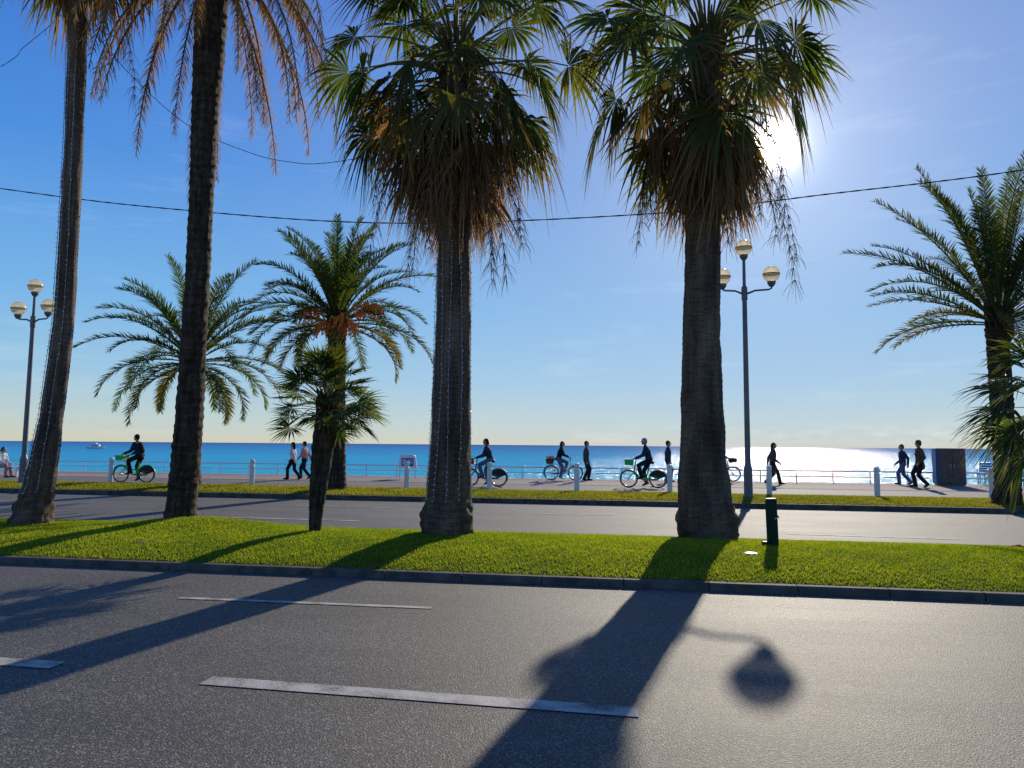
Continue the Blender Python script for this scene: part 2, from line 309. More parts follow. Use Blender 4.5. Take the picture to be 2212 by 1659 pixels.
# ---------------------------------------------------------------- palms
def spine(pts,Y,zb,ztop=None):
    z=[];x=[];y=[];r=[]
    for px,py,w in pts:
        p=P(px,py,Y); d=(p-CAM).dot(FW); z.append(p.z);x.append(p.x);y.append(p.y);r.append(w/2/F*d)
    z[0]=min(z[0],zb)
    return np.array(z),np.array(x),np.array(y),np.array(r)
def trunk(mb,sp,kind,nr=36,dz=.035):
    z,x,y,r=sp; n=int((z[-1]-z[0])/dz); zz=np.linspace(z[0]-.05,z[-1],n)
    X=np.interp(zz,z,x);Y=np.interp(zz,z,y);Rr=np.interp(zz,z,r)
    def sm(a,k=9):
        p=np.pad(a,k,mode='edge'); return np.convolve(p,np.ones(2*k+1)/(2*k+1),'valid')
    X=sm(X,12);Y=sm(Y,12);Rr=sm(Rr,3); Rr=Rr*np.clip((zz[-1]-zz)/.25,.25,1)
    vs=[];cs=[]
    for i in range(n):
        for k in range(nr):
            a=2*PI*k/nr; rr=Rr[i]; q=Vector((math.cos(a)*2.2,math.sin(a)*2.2,zz[i]*1.0))
            if kind=='ring':
                h=zz[i]+.04*noise.noise(q*1.5); f=.5+.5*math.sin(h*2*PI/.11+1.5*noise.noise(q*3)); d=.006*f**3*-1+.03*noise.noise(q*2.2)*rr/.35+.012*noise.noise(Vector((math.cos(a)*12,math.sin(a)*12,zz[i]*1.2)))
                if zz[i]<.75: d+=.09*(noise.noise(Vector((math.cos(a)*4,math.sin(a)*4,zz[i]*7))))
                c=.85+.2*f+.7*noise.noise(q*1.3)+.4*noise.noise(q*.4)
            else:
                m_=7; u=math.sin(m_*a/1+zz[i]*2*PI/.36+2*noise.noise(q)); w=math.sin(m_*a/1-zz[i]*2*PI/.36+1); g=max(0,u*w); d=rr*(.09*g+.09*noise.noise(q*5)); 
                c=.65+.6*g+.7*noise.noise(q*3)
            rr+=d; vs.append((X[i]+rr*math.cos(a),Y[i]+rr*math.sin(a),zz[i])); cs.append((max(.2,c),)*3)
    fs=[(i*nr+k,i*nr+(k+1)%nr,(i+1)*nr+(k+1)%nr,(i+1)*nr+k) for i in range(n-1) for k in range(nr)]+[tuple(range((n-1)*nr,n*nr))]
    mb.add(vs,fs,cs)
def path(p0,az,e0,e1,L,n,pw=1.,wob=0.):
    p=Vector(p0); out=[]; a=az
    for i in range(n+1):
        t=i/n; e=e0+(e1-e0)*t**pw; a2=a+wob*t; T=Vector((math.cos(e)*math.cos(a2),math.cos(e)*math.sin(a2),math.sin(e))); S=Vector((-math.sin(a2),math.cos(a2),0))
        out.append((p.copy(),T,S,T.cross(S))); p=p+T*(L/n)
    return out
GAP=None
def fan(mb,p0,az,e0,e1,Lp,Rf,spread,nseg,droop,col,tip,pet,bd=.35,roll=0.,fold=.35,rp=.018,mbp=None,ragged=.08,wk=.54):
    pt=path(p0,az,e0,e1,Lp,6,1.2)
    p,T,S,Nn=pt[-1]
    if GAP is not None:
        for q in (p,p+T*.4*Rf,p+T*.8*Rf-Vector((0,0,.2)),p+Vector((0,0,-.5))):
            v=q-CAM; 
            if (v-GAP*v.dot(GAP)).length<.36: return
    (mbp or mb).tube([q[0] for q in pt],[rp*(1.5-.9*i/6) for i in range(7)],4,pet)
    T=(T*math.cos(bd)-Nn*math.sin(bd)); Nn=T.cross(S); S2=S*math.cos(roll)+Nn*math.sin(roll); Nn=T.cross(S2); S=S2
    fr=[.03,.28,.48,.66,.84,1.]; dth=2*spread/(nseg-1)
    for k in range(nseg):
        th=-spread+dth*k+U(-.3,.3)*dth; Rk=Rf*(.62+.38*math.cos(th*.55))*U(1-ragged,1+ragged)
        D=T*math.cos(th)+S*math.sin(th); Q=-T*math.sin(th)+S*math.cos(th); dr=droop*U(.4,1.8); cv=U(.75,1.25); vs=[];cs=[]; tw=U(-.13,.13)
        for f in fr:
            hw=math.tan(dth*wk)*f*Rk if f<=.5 else math.tan(dth*wk)*.48*Rk*((1-f)/.52)**1.15*.8+.002
            pos=p+D*(f*Rk*(1-.12*dr*max(0,f-.4)))+Q*tw*f*f*Rk; pos.z-=dr*Rk*max(0,f-.36)**1.7
            pos=pos+Nn*(.10*Rk*math.sin(abs(th))*f)
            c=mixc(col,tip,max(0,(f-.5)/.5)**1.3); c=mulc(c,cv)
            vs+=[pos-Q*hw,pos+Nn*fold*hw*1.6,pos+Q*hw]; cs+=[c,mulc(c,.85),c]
        fs=[]
        for j in range(len(fr)-1): fs+=[(j*3,j*3+1,j*3+4,j*3+3),(j*3+1,j*3+2,j*3+5,j*3+4)]
        mb.add(vs,fs,cs)
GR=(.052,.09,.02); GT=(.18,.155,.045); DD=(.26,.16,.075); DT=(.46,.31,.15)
def wash_crown(base,c,seed,ng=44,nd=90,Rg=1.12,Lp=1.35,sk=2.3,rsk=1.0,stalks=14,axis=None):
    random.seed(seed); gr=MB();de=MB();st=MB(); ga=2.399963
    for i in range(ng):
        t=i/(ng-1); az=i*ga+U(-.3,.3); e0=R(86-112*t+U(-9,9)); e1=e0-R(18+30*t+U(-12,12))
        z=c.z+.55-1.1*t; p=Vector((c.x+.1*math.cos(az),c.y+.1*math.sin(az),z)); l=Lp*U(.8,1.2)*(.7+.4*min(1,t*2))
        y=U(0,1)**2.2*.8*t; col=mixc(mulc(GR,U(.6,1.4)),(.22,.15,.05),y*.6)
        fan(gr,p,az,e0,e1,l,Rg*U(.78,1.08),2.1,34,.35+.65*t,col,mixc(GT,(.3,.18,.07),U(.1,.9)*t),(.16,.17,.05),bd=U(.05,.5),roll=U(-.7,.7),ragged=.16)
    for i in range(nd):
        t=(i+.5)/nd; az=i*ga+U(-.5,.5); z=c.z-.1-sk*.66*t+U(-.2,.2); e0=R(0-58*t**.7+U(-24,24)); e1=R(-74+U(-16,20))
        p=Vector((c.x+.22*math.cos(az),c.y+.22*math.sin(az),z)); out=rsk*(1.1-.82*t)
        g=U(.2,1.) if t<.22 else (U(0,.4) if t<.35 else 0)
        col=mixc(mulc(DD,U(.3,1.5)),(.075,.10,.025),g)
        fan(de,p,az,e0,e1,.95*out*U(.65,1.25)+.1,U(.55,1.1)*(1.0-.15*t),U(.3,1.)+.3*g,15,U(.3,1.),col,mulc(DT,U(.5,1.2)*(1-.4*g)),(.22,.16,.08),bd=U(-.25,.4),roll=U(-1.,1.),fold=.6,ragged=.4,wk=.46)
    for i in range(stalks):
        az=U(0,2*PI); pt=path((c.x,c.y,c.z-.3-U(0,1.5)),az,R(U(-30,5)),R(-88),U(2.0,3.3),16,.5,U(-.6,.6)); st.tube([q[0] for q in pt],[.009*(1-.6*j/16) for j in range(17)],3,(.2,.14,.08))
        for j in range(6,17):
            q=pt[j][0]
            for k in range(8):
                a2=U(0,2*PI); tw=path(q,a2,R(U(-87,-20)),R(U(-89,-75)),U(.08,.45),3,U(.4,1.2),U(-1,1)); st.tube([w[0] for w in tw],[.0045,.004,.0035,.002],3,mulc((.26,.18,.10),U(.5,1.3)),False)
    for i in range(60):
        az=i*ga; z=c.z-.9+1.2*i/60; gr.tube([(c.x+.12*math.cos(az),c.y+.12*math.sin(az),z),(c.x+.26*math.cos(az),c.y+.26*math.sin(az),z+.2),(c.x+.34*math.cos(az),c.y+.34*math.sin(az),z+.42)],[.05,.035,.015],4,(.15,.11,.045))
    gr.build('crown',M['leaf'],base,off=base.location); de.build('dead_frond_skirt',M['dead'],base,off=base.location,)
    if stalks: st.build('fruit_stalks',M['dead'],base,off=base.location)
def pinnate(mb,p0,az,e0,e1,L,npair,ll,col,droop=.25,lift=.35,w=.035,pw=1.,wob=0.,rr=.025,rc_=(.12,.13,.05),f0=.14,jit=.12):
    n=18; pt=path(p0,az,e0,e1,L,n,pw,wob); mb.tube([q[0] for q in pt],[rr*(1.3-1.1*i/n) for i in range(n+1)],4,rc_)
    for k in range(npair):
        t=f0+(1-f0)*(k+.5)/npair; i=min(int(t*n),n-1); fr=t*n-i; p=pt[i][0].lerp(pt[i+1][0],fr); T,S,Nn=pt[i][1:]
        pr=min(1,.25+2.4*(t-f0+.02)) if t<.5 else (1-.62*((t-.5)/.5)**2)
        for sg in(-1,1):
            if jit>.3 and U(0,1)<.15: continue
            l=ll*pr*U(.85,1.12); al=R(30+U(0,14)+18*t); lf=lift+U(-jit,jit)*2.2
            D=(S*sg*math.cos(al)+T*math.sin(al)+Nn*lf).normalized(); m=p+D*l*.5; m.z-=droop*l*.12; e=p+D*l; e.z-=droop*l*.6*U(.5,1.5); hw=T*w*.5
            c=mulc(col,U(.75,1.25)); mb.add([p-hw*.7,p+hw*.7,m+hw,m-hw,e],[(0,1,2,3),(3,2,4)],[c,c,c,c,mulc(c,1.15)])
def date_crown(base,c,seed,n=48,L=4.,up=86,down=-35,col=(.04,.07,.02),ll=.5,curl=78,name='crown',npair=84,w=.045):
    random.seed(seed); g=MB()
    for i in range(n):
        t=i/(n-1); az=i*2.399963+U(-.2,.2); e0=R(up+(down-up)*t**1.1+U(-7,7)); e1=e0-R(curl*(.45+.6*math.cos(e0))+U(-14,14))
        pinnate(g,(c.x+.12*math.cos(az),c.y+.12*math.sin(az),c.z+.25-.4*t),az,e0,e1,L*U(.8,1.06)*(1 if t<.85 else .8),npair,ll*U(.9,1.1),mixc(mulc(col,U(.7,1.4)),(.2,.14,.05),(U(.2,.8) if t>.9 else U(0,.15))),pw=1.7,wob=U(-.3,.3),w=w,lift=.3,jit=.16,droop=.2)
    for i in range(70):
        az=i*2.399963; z=c.z-.75+1.0*i/70; g.tube([(c.x+.12*math.cos(az),c.y+.12*math.sin(az),z),(c.x+.3*math.cos(az),c.y+.3*math.sin(az),z+.2),(c.x+.34*math.cos(az),c.y+.34*math.sin(az),z+.38)],[.06,.045,.02],4,(.10,.08,.04))
    return g.build(name,M['leaf'],base,off=base.location)
def palm(label,pts,zb,kind,bark,yref=None):
    g=G(pts[0][0],pts[0][1],zb); Y=g.y+.25 if yref is None else yref
    sp=spine(pts,Y,zb); t=thing('palm_tree',label,'palm tree',(sp[1][0],Y,zb)); b=MB(); trunk(b,sp,kind); b.build('trunk',bark,t,off=t.location,smooth=True)
    return t,sp,Vector((sp[1][-1],sp[2][-1],sp[0][-1]))
PA=[(62,1138,86),(70,1095,70),(86,1050,60),(112,900,45),(138,700,40),(150,500,38),(160,300,35),(167,100,36),(174,-190,40)]
PB=[(388,1122,66),(392,1090,60),(406,950,56),(415,800,52),(427,600,48),(434,450,48),(443,250,52),(453,100,62),(460,-40,66),(466,-150,70)]
PC=[(965,1158,106),(965,1130,116),(966,1100,112),(968,1088,98),(972,1000,90),(976,850,80),(979,700,76),(981,530,70),(983,300,72),(985,130,60)]
PD=[(1530,1160,122),(1530,1125,128),(1522,1080,114),(1518,1000,100),(1516,850,86),(1515,700,78),(1518,560,74),(1522,300,74),(1528,110,60)]
tA,sA,cA=palm('tall slender palm at far left wound with string lights, trunk leaning right',PA,.2,'ring',M['bark']); wash_crown(tA,cA,3,24,50,.9,1.0,1.0,.7,2)
tB,sB,cB=palm('tall dark palm with brown feathery dead fronds hanging from its top',PB,.3,'scar',M['bark2'],12.3)
tC,sC,cC=palm('thick fan palm with strings of lights down its trunk, middle of the median',PC,.2,'ring',M['bark']); wash_crown(tC,cC,5,50,125,1.06,1.5,3.2,1.12,20)
GAP=SUN
tD,sD,cD=palm('thick fan palm with knobbly swollen base, low sun shining through its crown',PD,.2,'ring',M['bark']); wash_crown(tD,cD,9,52,120,1.06,1.6,3.0,1.02,20)
GAP=None
random.seed(21); g=MB()
for i in range(36):
    az=i*2.399963+U(-.2,.2); t=i/35; pinnate(g,(cB.x,cB.y,cB.z-.2-.7*t),az,R(40-45*t+U(-8,8)),R(-88+U(-4,4)),U(3.2,4.9),80,.27,mulc((.24,.155,.07),U(.4,1.3)),droop=1.6,lift=-.1,w=.034,pw=.45,wob=U(-.3,.3),rr=.028,rc_=(.26,.18,.1),jit=.36)
g.build('dead_fronds',M['dead'],tB,off=tB.location)
date_crown(tB,cB+Vector((0,0,.5)),31,34,3.6,85,10,npair=46)
tE,sE,cE=palm('date palm on the far verge mostly hidden behind the tall dark trunk, long arching fronds',[(412,1052,44),(408,950,36),(412,830,34),(418,780,42)],.16,'scar',M['bark2']); date_crown(tE,cE,41,48,3.9,74,-22,curl=80)
tF,sF,cF=palm('date palm on the far verge with orange fruit clusters under its crown',[(726,1059,46),(727,1020,38),(728,900,34),(728,730,36),(728,695,44)],.16,'scar',M['bark2']); date_crown(tF,cF,43,52,3.7,84,-12,curl=80)
tH,sH,cH=palm('date palm standing by the right edge of the road, arching dark fronds',[(2172,1092,58),(2178,1050,48),(2166,900,42),(2155,740,42),(2158,690,54)],.16,'scar',M['bark2']); date_crown(tH,cH,57,50,4.6,82,6,curl=56,ll=.5,col=(.034,.056,.02))
# orange fruit clusters
for (px,py,dy) in ((672,668,-1.3),(745,690,-1.5),(708,700,-1.4),(800,660,-.9)):
    p=P(px,py,tF.location.y+dy); b=MB(); b.tube([cF+Vector((0,0,.1)),cF.lerp(p,.6)+Vector((0,0,.25)),p],[.03,.025,.015],4)
    for k in range(54):
        a=U(0,2*PI); q=path(p,a,R(U(-10,50)),R(-85),U(.4,.85),6,.5); b.tube([w[0] for w in q],.013,3)
        for w in q[2:]: b.ell(w[0],.034,4)
    b.build('fruit_cluster',M['fruit'],tF,off=tF.location)
# small fan palms
def small_fan(label,pts,zb,seed,n,Rg,Lp,yref=None,down=-35,spr=1.9,droop=.15,up=85,col=(.05,.08,.024)):
    t,sp,c=palm(label,pts,zb,'scar',M['bark2'],yref); random.seed(seed); g=MB()
    for i in range(n):
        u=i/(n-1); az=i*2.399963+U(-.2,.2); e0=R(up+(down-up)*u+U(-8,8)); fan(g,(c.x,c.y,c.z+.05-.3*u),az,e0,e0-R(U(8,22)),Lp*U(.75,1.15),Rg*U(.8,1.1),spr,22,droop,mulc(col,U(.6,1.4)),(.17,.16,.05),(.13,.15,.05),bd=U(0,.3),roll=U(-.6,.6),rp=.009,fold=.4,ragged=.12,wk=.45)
    g.build('crown',M['leaf'],t,off=t.location)
    d=MB()
    for i in range(60):
        az=i*2.399963; z=c.z-.75+.85*i/60; d.tube([(c.x+.06*math.cos(az),c.y+.06*math.sin(az),z),(c.x+.17*math.cos(az),c.y+.17*math.sin(az),z+.1),(c.x+.2*math.cos(az),c.y+.2*math.sin(az),z+U(.15,.3))],[.03,.02,.008],4,(.10,.07,.035))
    d.build('frond_stubs',M['dead'],t,off=t.location); return t
tG=small_fan('small fan palm with short dark trunk on the median, left of the thick lit palm',[(680,1150,24),(684,1080,33),(692,1020,40),(700,950,46),(707,866,38)],.22,51,54,.46,.62,down=-18)
tI=small_fan('fan palm at the right frame edge, drooping narrow leaves over the road',[(2300,1215,40),(2295,1080,36),(2285,960,40),(2280,870,44)],.2,53,32,.85,.75,12.0,-45,1.5,.5,col=(.045,.075,.024))
# string lights
def strings(label,sp,angs,z0,z1):
    z,x,y,r=sp; t=thing('string_lights',label,'string lights',(x[0],y[0],z0)); w=MB();bl=MB()
    for a in angs:
        pts=[];zz=z0+U(0,.1); ph=U(0,6)
        while zz<z1:
            aa=a+.05*math.sin(zz*1.3+ph)+U(-.02,.02); rr=np.interp(zz,z,r)+.018; p=Vector((np.interp(zz,z,x)+rr*math.cos(aa),np.interp(zz,z,y)+rr*math.sin(aa),zz)); pts.append(p)
            o=Vector((math.cos(aa+U(-1,1)),math.sin(aa+U(-1,1)),U(-.8,.8))).normalized(); bl.tube([p,p+o*.034],[.007,.005],4); zz+=.095
        w.tube(pts,.005,4)
    w.build('wire',M['lwire'],t,off=t.location); o=bl.build('bulbs',M['bulb'],t,off=t.location); o['kind']='stuff'
random.seed(4)
strings('white string lights running down the slender leaning palm at far left',sA,[R(a) for a in(-178,-135,-95,-55,0)],.75,9.2)
strings('white string lights running down the thick palm in the middle',sC,[R(a) for a in(-176,-140,-112,-84,-50,-5)],.72,5.2)
# ---------------------------------------------------------------- cables
def cable(label,pts,Ys,r=.009,twist=True):
    pp=[P(a,c,y) for (a,c),y in zip(pts,Ys)]; q=[]
    for i in range(len(pp)-1):
        p0=pp[max(i-1,0)];p1=pp[i];p2=pp[i+1];p3=pp[min(i+2,len(pp)-1)]
        for k in range(24):
            t=k/24; q.append(.5*((2*p1)+(p2-p0)*t+(2*p0-5*p1+4*p2-p3)*t*t+(3*p1-p0-3*p2+p3)*t**3))
    q.append(pp[-1]); b=MB(); b.tube(q,[r*(1.35 if i%2 else .8) for i in range(len(q))],5)
    o=b.build('overhead_cable',M['wire'],loc=q[0]); tag(o,label,'cable')
cable('long sagging cable crossing the whole view behind the palms',[(-700,300),(0,407),(400,454),(850,482),(1400,462),(1800,418),(2212,367),(2900,255)],[13.3]*8,.011)
cable('thin cable from the slender palm to the thick lit palm',[(190,55),(290,170),(410,273),(540,330),(620,349),(705,352),(900,320)],[12.1,12.4,12.7,12.7,12.6,12.4,12.2],.006)
cable('short thin cable at the top left corner',[(-300,310),(0,145),(50,103),(108,55),(165,0)],[12.3]*5,.006)
# ---------------------------------------------------------------- street lamps
def lamp(label,bx,by,globes,armpy,topw):
    g=G(bx,by,.15); Y=g.y; t=thing('street_lamp',label,'street lamp',g,0,'three-globe street lamps on the far verge'); x0,y0=g.x,g.y
    gc=P(globes[0][0],globes[0][1],Y); arm=P(globes[0][0],armpy,Y); rg=.25
    b=MB(); b.lathe([(.17,0),(.17,.08),(.13,.12),(.125,.9),(.10,1.0),(.085,1.05),(.07,arm.z-.15-.3),(.09,arm.z-.15-.28),(.09,arm.z-.15+.1),(.05,arm.z-.15+.15),(.045,gc.z-rg-.13-.15)],(0,0,0),16); b.build('pole',M['grey'],t,smooth=False)
    sides=[(P(q[0],q[1],Y),1 if q[0]>globes[0][0] else -1) for q in globes[1:]]
    for p,s in sides:
        dx=abs(p.x-x0); c=MB(); zz=arm.z-.15; c.tube([(0,0,zz-.12),(s*dx*.4,0,zz),(s*dx*.9,0,zz+.02),(s*dx,0,zz+.06),(s*dx,0,p.z-rg-.15)],[.035,.03,.028,.028,.028],8); c.build('arm',M['grey'],t)
    for p,dx in [(gc,0)]+[(p,s*abs(p.x-x0)) for p,s in sides]:
        z=p.z-.15; c=MB(); c.ell((dx,0,z),rg,24); go=c.build('globe',M['globe'],t,smooth=True)
        c=MB(); c.lathe([(.06,z-rg-.14),(.12,z-rg-.05),(.13,z-rg+.02),(.10,z-rg+.03)],(dx,0,0),14); c.build('collar',M['grey'],go)
        c=MB(); c.lathe([(rg+.004,z-.01),(rg+.01,z-.008),(rg+.01,z+.008),(rg+.004,z+.01)],(dx,0,0),28); c.build('band',M['grey'],go)
lamp('three-globe street lamp standing right of the knobbly thick palm',1617,1078,[(1611,535),(1666,592),(1560,598)],628,0)
lamp('three-globe street lamp at the left edge behind the slender palm',48,1046,[(77,618),(105,661),(40,666)],690,0)
# ---------------------------------------------------------------- bollards
def bollard(lbl,px,proto=None):
    p=P(px,1060,24.2); p.z=.14
    if proto is None:
        t=thing('bollard',lbl,'bollard',p,0,'white bollards along the far verge'); b=MB(); b.lathe([(.085,0),(.085,.74),(.07,.76),(.07,.80)],n=14); b.build('post',M['white'],t)
        b=MB(); b.lathe([(.088,.80),(.09,.82),(.09,.9),(.075,.945),(.03,.965)],n=14); b.build('cap',M['white'],t); return t
    t=dup(proto); t.location=p; t['label']=lbl; return t
bl=['white bollard left of the cyclist with a backpack','white bollard hidden behind the tall dark palm','white bollard between the tall dark palm and the couple','white bollard behind the small fan palm','white bollard in front of the blue notice board','white bollard just right of the thick lit palm trunk','white bollard below the rider and pedestrian at mid view','white bollard at the rear wheel of the green hired bicycle','white bollard above the dark green service post','white bollard left of the two walkers near the blue cabinet','white bollard beside the right-hand date palm trunk']
pr=None
for px,lb in zip((237,390,543,708,878,1057,1246,1447,1662,1895,2143),bl):
    o=bollard(lb,px,pr); pr=pr or o
# ---------------------------------------------------------------- railing
t=thing('railing','low pale metal railing along the sea edge of the promenade','railing',(-32,33.0,.15))
b=MB(); b.tube([(0,0,.52),(52,0,.52)],.028,8); b.build('top_rail',M['rail'],t)
b=MB(); b.tube([(0,0,.28),(52,0,.28)],.018,8); b.build('lower_rail',M['rail'],t)
b=MB(); b.tube([(0,0,0),(0,0,.52)],.024,8); b.lathe([(.06,0),(.06,.02)],n=10); p0=b.build('post',M['rail'],t)
for i in range(1,35):
    c=p0.copy(); COL.objects.link(c); c.parent=t; c.location=(i*1.52,0,0)
# ---------------------------------------------------------------- notice board
p=G(880,1034,.15); t=thing('notice_board','small white and blue notice board on legs by the promenade railing','sign',p)
b=MB(); 
for s in(-1,1): 
    c=MB(); c.tube([(s*.36,0,0),(s*.34,0,.95)],.03,8); c.build('leg',M['white'],t)
b=MB(); w0,w1=.42,.34; prof=[(-w0,.48),(w0,.48),(w0,.6),(w1+.02,1.0),(w1-.05,1.06),(-w1+.05,1.06),(-w1-.02,1.0),(-w0,.6)]
vs=[(x,-.03,z) for x,z in prof]+[(x,.03,z) for x,z in prof]; b.add(vs,[tuple(range(8)),tuple(range(15,7,-1))]+[(i,i+8,(i+1)%8+8,(i+1)%8) for i in range(8)]); bo=b.build('board',M['white'],t)
b=MB(); b.box((0,-.036,.74),(.56,.01,.36)); pn=b.build('panel',M['blue'],bo)
for c_,d_ in (((-.14,-.044,.75),(.18,.006,.24)),((.13,-.044,.83),(.22,.006,.05)),((.13,-.044,.72),(.22,.006,.09))):
    b=MB(); b.box(c_,d_); b.build('printed_area',M['lblue'],bo)
# ---------------------------------------------------------------- service post, ground light, hatch
p=G(1670,1182,.2); p.z=mz(p.x,p.y)-.02; t=thing('service_post','dark green metal service post on the median beside the knobbly palm','service post',p,R(4)); t.rotation_euler=(0,R(-1.5),R(4))
b=MB(); b.box((0,0,.36),(.145,.13,.68),0,.012); b.build('housing',M['dgreen'],t); b=MB(); b.box((0,0,.712),(.152,.137,.022),0,.01); b.build('lid',M['dgreen'],t)
b=MB(); b.box((0,-.069,.36),(.115,.012,.58),0,.004); d=b.build('door',M['dgreen'],t); b=MB(); b.lathe([(.012,0),(.012,.02)],(.035,-.08,.42),8); b.build('lock',M['steel'],d)
b=MB(); b.tube([(.065,0,.44),(.09,-.01,.46),(.105,-.01,.43)],[.012,.014,.010],8); b.build('socket',M['dgreen'],t); b=MB(); b.box((-.11,-.02,.05),(.10,.1,.07),0,.01); b.build('cable_box',M['dgreen'],t)
p=G(1622,1194,.24); p.z=mz(p.x,p.y)-.003; b=MB(); b.lathe([(.09,0),(.10,.02),(.08,.03),(.05,.033)],p,20); o=b.build('ground_light',M['rail'],loc=p); tag(o,'round pale ground light in the grass beside the green service post','ground light')
p=G(318,1166,.22); p.z=mz(p.x,p.y)-.01; b=MB(); b.box(p,(.34,.24,.04),.1,.008); o=b.build('cover_plate',M['kerb'],loc=p); tag(o,'flat grey cover plate lying in the grass near the dark palm','cover plate')
p=G(2196,1180,.3); p.z=mz(p.x,p.y)+.05; b=MB()
b.add([p+Vector(q) for q in((-.09,0,0),(-.03,.05,.03),(.06,.03,.05),(.1,0,.01),(.04,-.05,.03),(-.04,-.04,.04))],[(0,1,2,3,4,5)],(.25,.1,.03)); o=b.build('fallen_leaf',M['dead'],loc=p); tag(o,'dry orange fallen leaf on the grass at the right edge','leaf')
# ---------------------------------------------------------------- cabinet, chair, bench
p=G(2052,1049,.15); t=thing('beach_cabinet','dark cabinet with a dull blue side standing on the promenade by the railing','cabinet',p,R(-12)); t.scale=(.95,.95,.98)
b=MB(); b.box((0,0,.8),(1.1,.9,1.5),0,.01); b.build('body',M['slate'],t)
b=MB(); b.box((-.565,0,.8),(.03,.86,1.46)); b.build('side_panel',M['dblue'],t); b=MB(); b.box((0,0,1.57),(1.15,.95,.035),0,.01); b.build('roof',M['slate'],t)
b=MB(); b.box((-.5,-.458,.8),(.09,.02,1.46)); b.build('corner_panel',M['dblue'],t)
for s in(-1,1):
    b=MB(); b.box((s*.25+.04,-.462,.82),(.48,.02,1.36),0,.004); d=b.build('door',M['slate'],t); b=MB(); b.tube([(s*.06+.04,-.49,.75),(s*.06+.04,-.49,.95)],.012,6); b.build('handle',M['steel'],d)
b=MB(); b.box((0,0,.04),(1.0,.8,.08)); b.build('plinth',M['grey'],t)
def chair(label,loc,rz):
    t=thing('promenade_chair',label,'chair',loc,rz); b=MB(); b.box((0,0,.44),(.5,.46,.04),0,.01); b.build('seat',M['blue'],t)
    b=MB(); 
    for k in range(4): b.box((-.24-.02*k,0,.6+.1*k),(.02,.46,.07),0,.004)
    b.build('backrest',M['blue'],t)
    for x in(-.22,.22):
        for y in(-.21,.21): b=MB(); b.tube([(x*1.1,y,0),(x,y,.43)],.016,6); b.build('leg',M['blue'],t)
    for y in(-.235,.235): b=MB(); b.tube([(-.26,y,.66),(.2,y,.66),(.22,y,.44)],.016,6); b.build('armrest',M['blue'],t)
chair('blue promenade chair at right between the cabinet and the date palm',G(2128,1047,.15),R(75))
p=G(10,1030,.15); t=thing('bench','white bench at the left frame edge with a person seated','bench',p,0)
b=MB(); 
for k in range(4): b.box((0,-.18+.12*k,.44),(1.8,.09,.035),0,.006)
b.build('seat',M['white'],t); 
for x in(-.75,.75): b=MB(); b.box((x,0,.21),(.07,.44,.42),0,.01); b.build('leg',M['white'],t)
# ---------------------------------------------------------------- boat
p=G(208,969.5,-4); t=thing('motor_boat','small white motor boat far out on the sea at left','boat',p,R(10))
b=MB(); L_=14.; pr=[(-.5,0,.16),(-.3,0,.18),(0,0,.19),(.3,0,.14),(.5,0,.01)]
vs=[];
for x,_,w in pr: vs+=[(x*L_,-w*L_,1.6+max(0,x)*1.2),(x*L_*.92,-w*L_*.6,-.4),(x*L_*.92,w*L_*.6,-.4),(x*L_,w*L_,1.6+max(0,x)*1.2)]
fs=[(i*4+k,i*4+(k+1)%4,i*4+4+(k+1)%4,i*4+4+k) for i in range(4) for k in range(4)]+[(3,2,1,0),(16,17,18,19)]
b.add(vs,fs); b.build('hull',M['white'],t); b=MB(); b.box((-.5,0,2.6),(6,3,1.8),0,.4); b.box((-1.2,0,4.0),(3.4,2.6,1.0),0,.3); cb=b.build('cabin',M['white'],t)
b=MB(); b.box((-.4,0,2.8),(5.6,3.06,.6)); b.build('window',M['black'],cb); b=MB(); b.tube([(-2,0,4.5),(-2.2,0,7)],.08,5); b.build('mast',M['grey'],t)
# ---------------------------------------------------------------- people
def remesh(mb,name,mt,parent,vox=.012):
    me=bpy.data.meshes.new('t'); me.from_pydata([tuple(v) for v in mb.v],[],mb.f); o=bpy.data.objects.new('t',me); COL.objects.link(o)
    m=o.modifiers.new('r','REMESH'); m.mode='VOXEL'; m.voxel_size=vox; s=o.modifiers.new('s','SMOOTH'); s.factor=.5; s.iterations=2
    dg=bpy.context.evaluated_depsgraph_get(); dg.update(); e=bpy.data.meshes.new_from_object(o.evaluated_get(dg)); bpy.data.objects.remove(o)
    e.materials.clear(); e.materials.append(mt); e.polygons.foreach_set('use_smooth',[True]*len(e.polygons)); e.name=name
    q=bpy.data.objects.new(name,e); COL.objects.link(q); q.parent=parent; return q
def ik(a,t,l1,l2,bend):
    d=t-a; L=min(d.length,(l1+l2)*.998); w=d.normalized(); x=(l1*l1-l2*l2+L*L)/(2*L); h=math.sqrt(max(0,l1*l1-x*x)); bd=(bend-w*bend.dot(w)).normalized()
    return a+w*x+bd*h, a+w*L
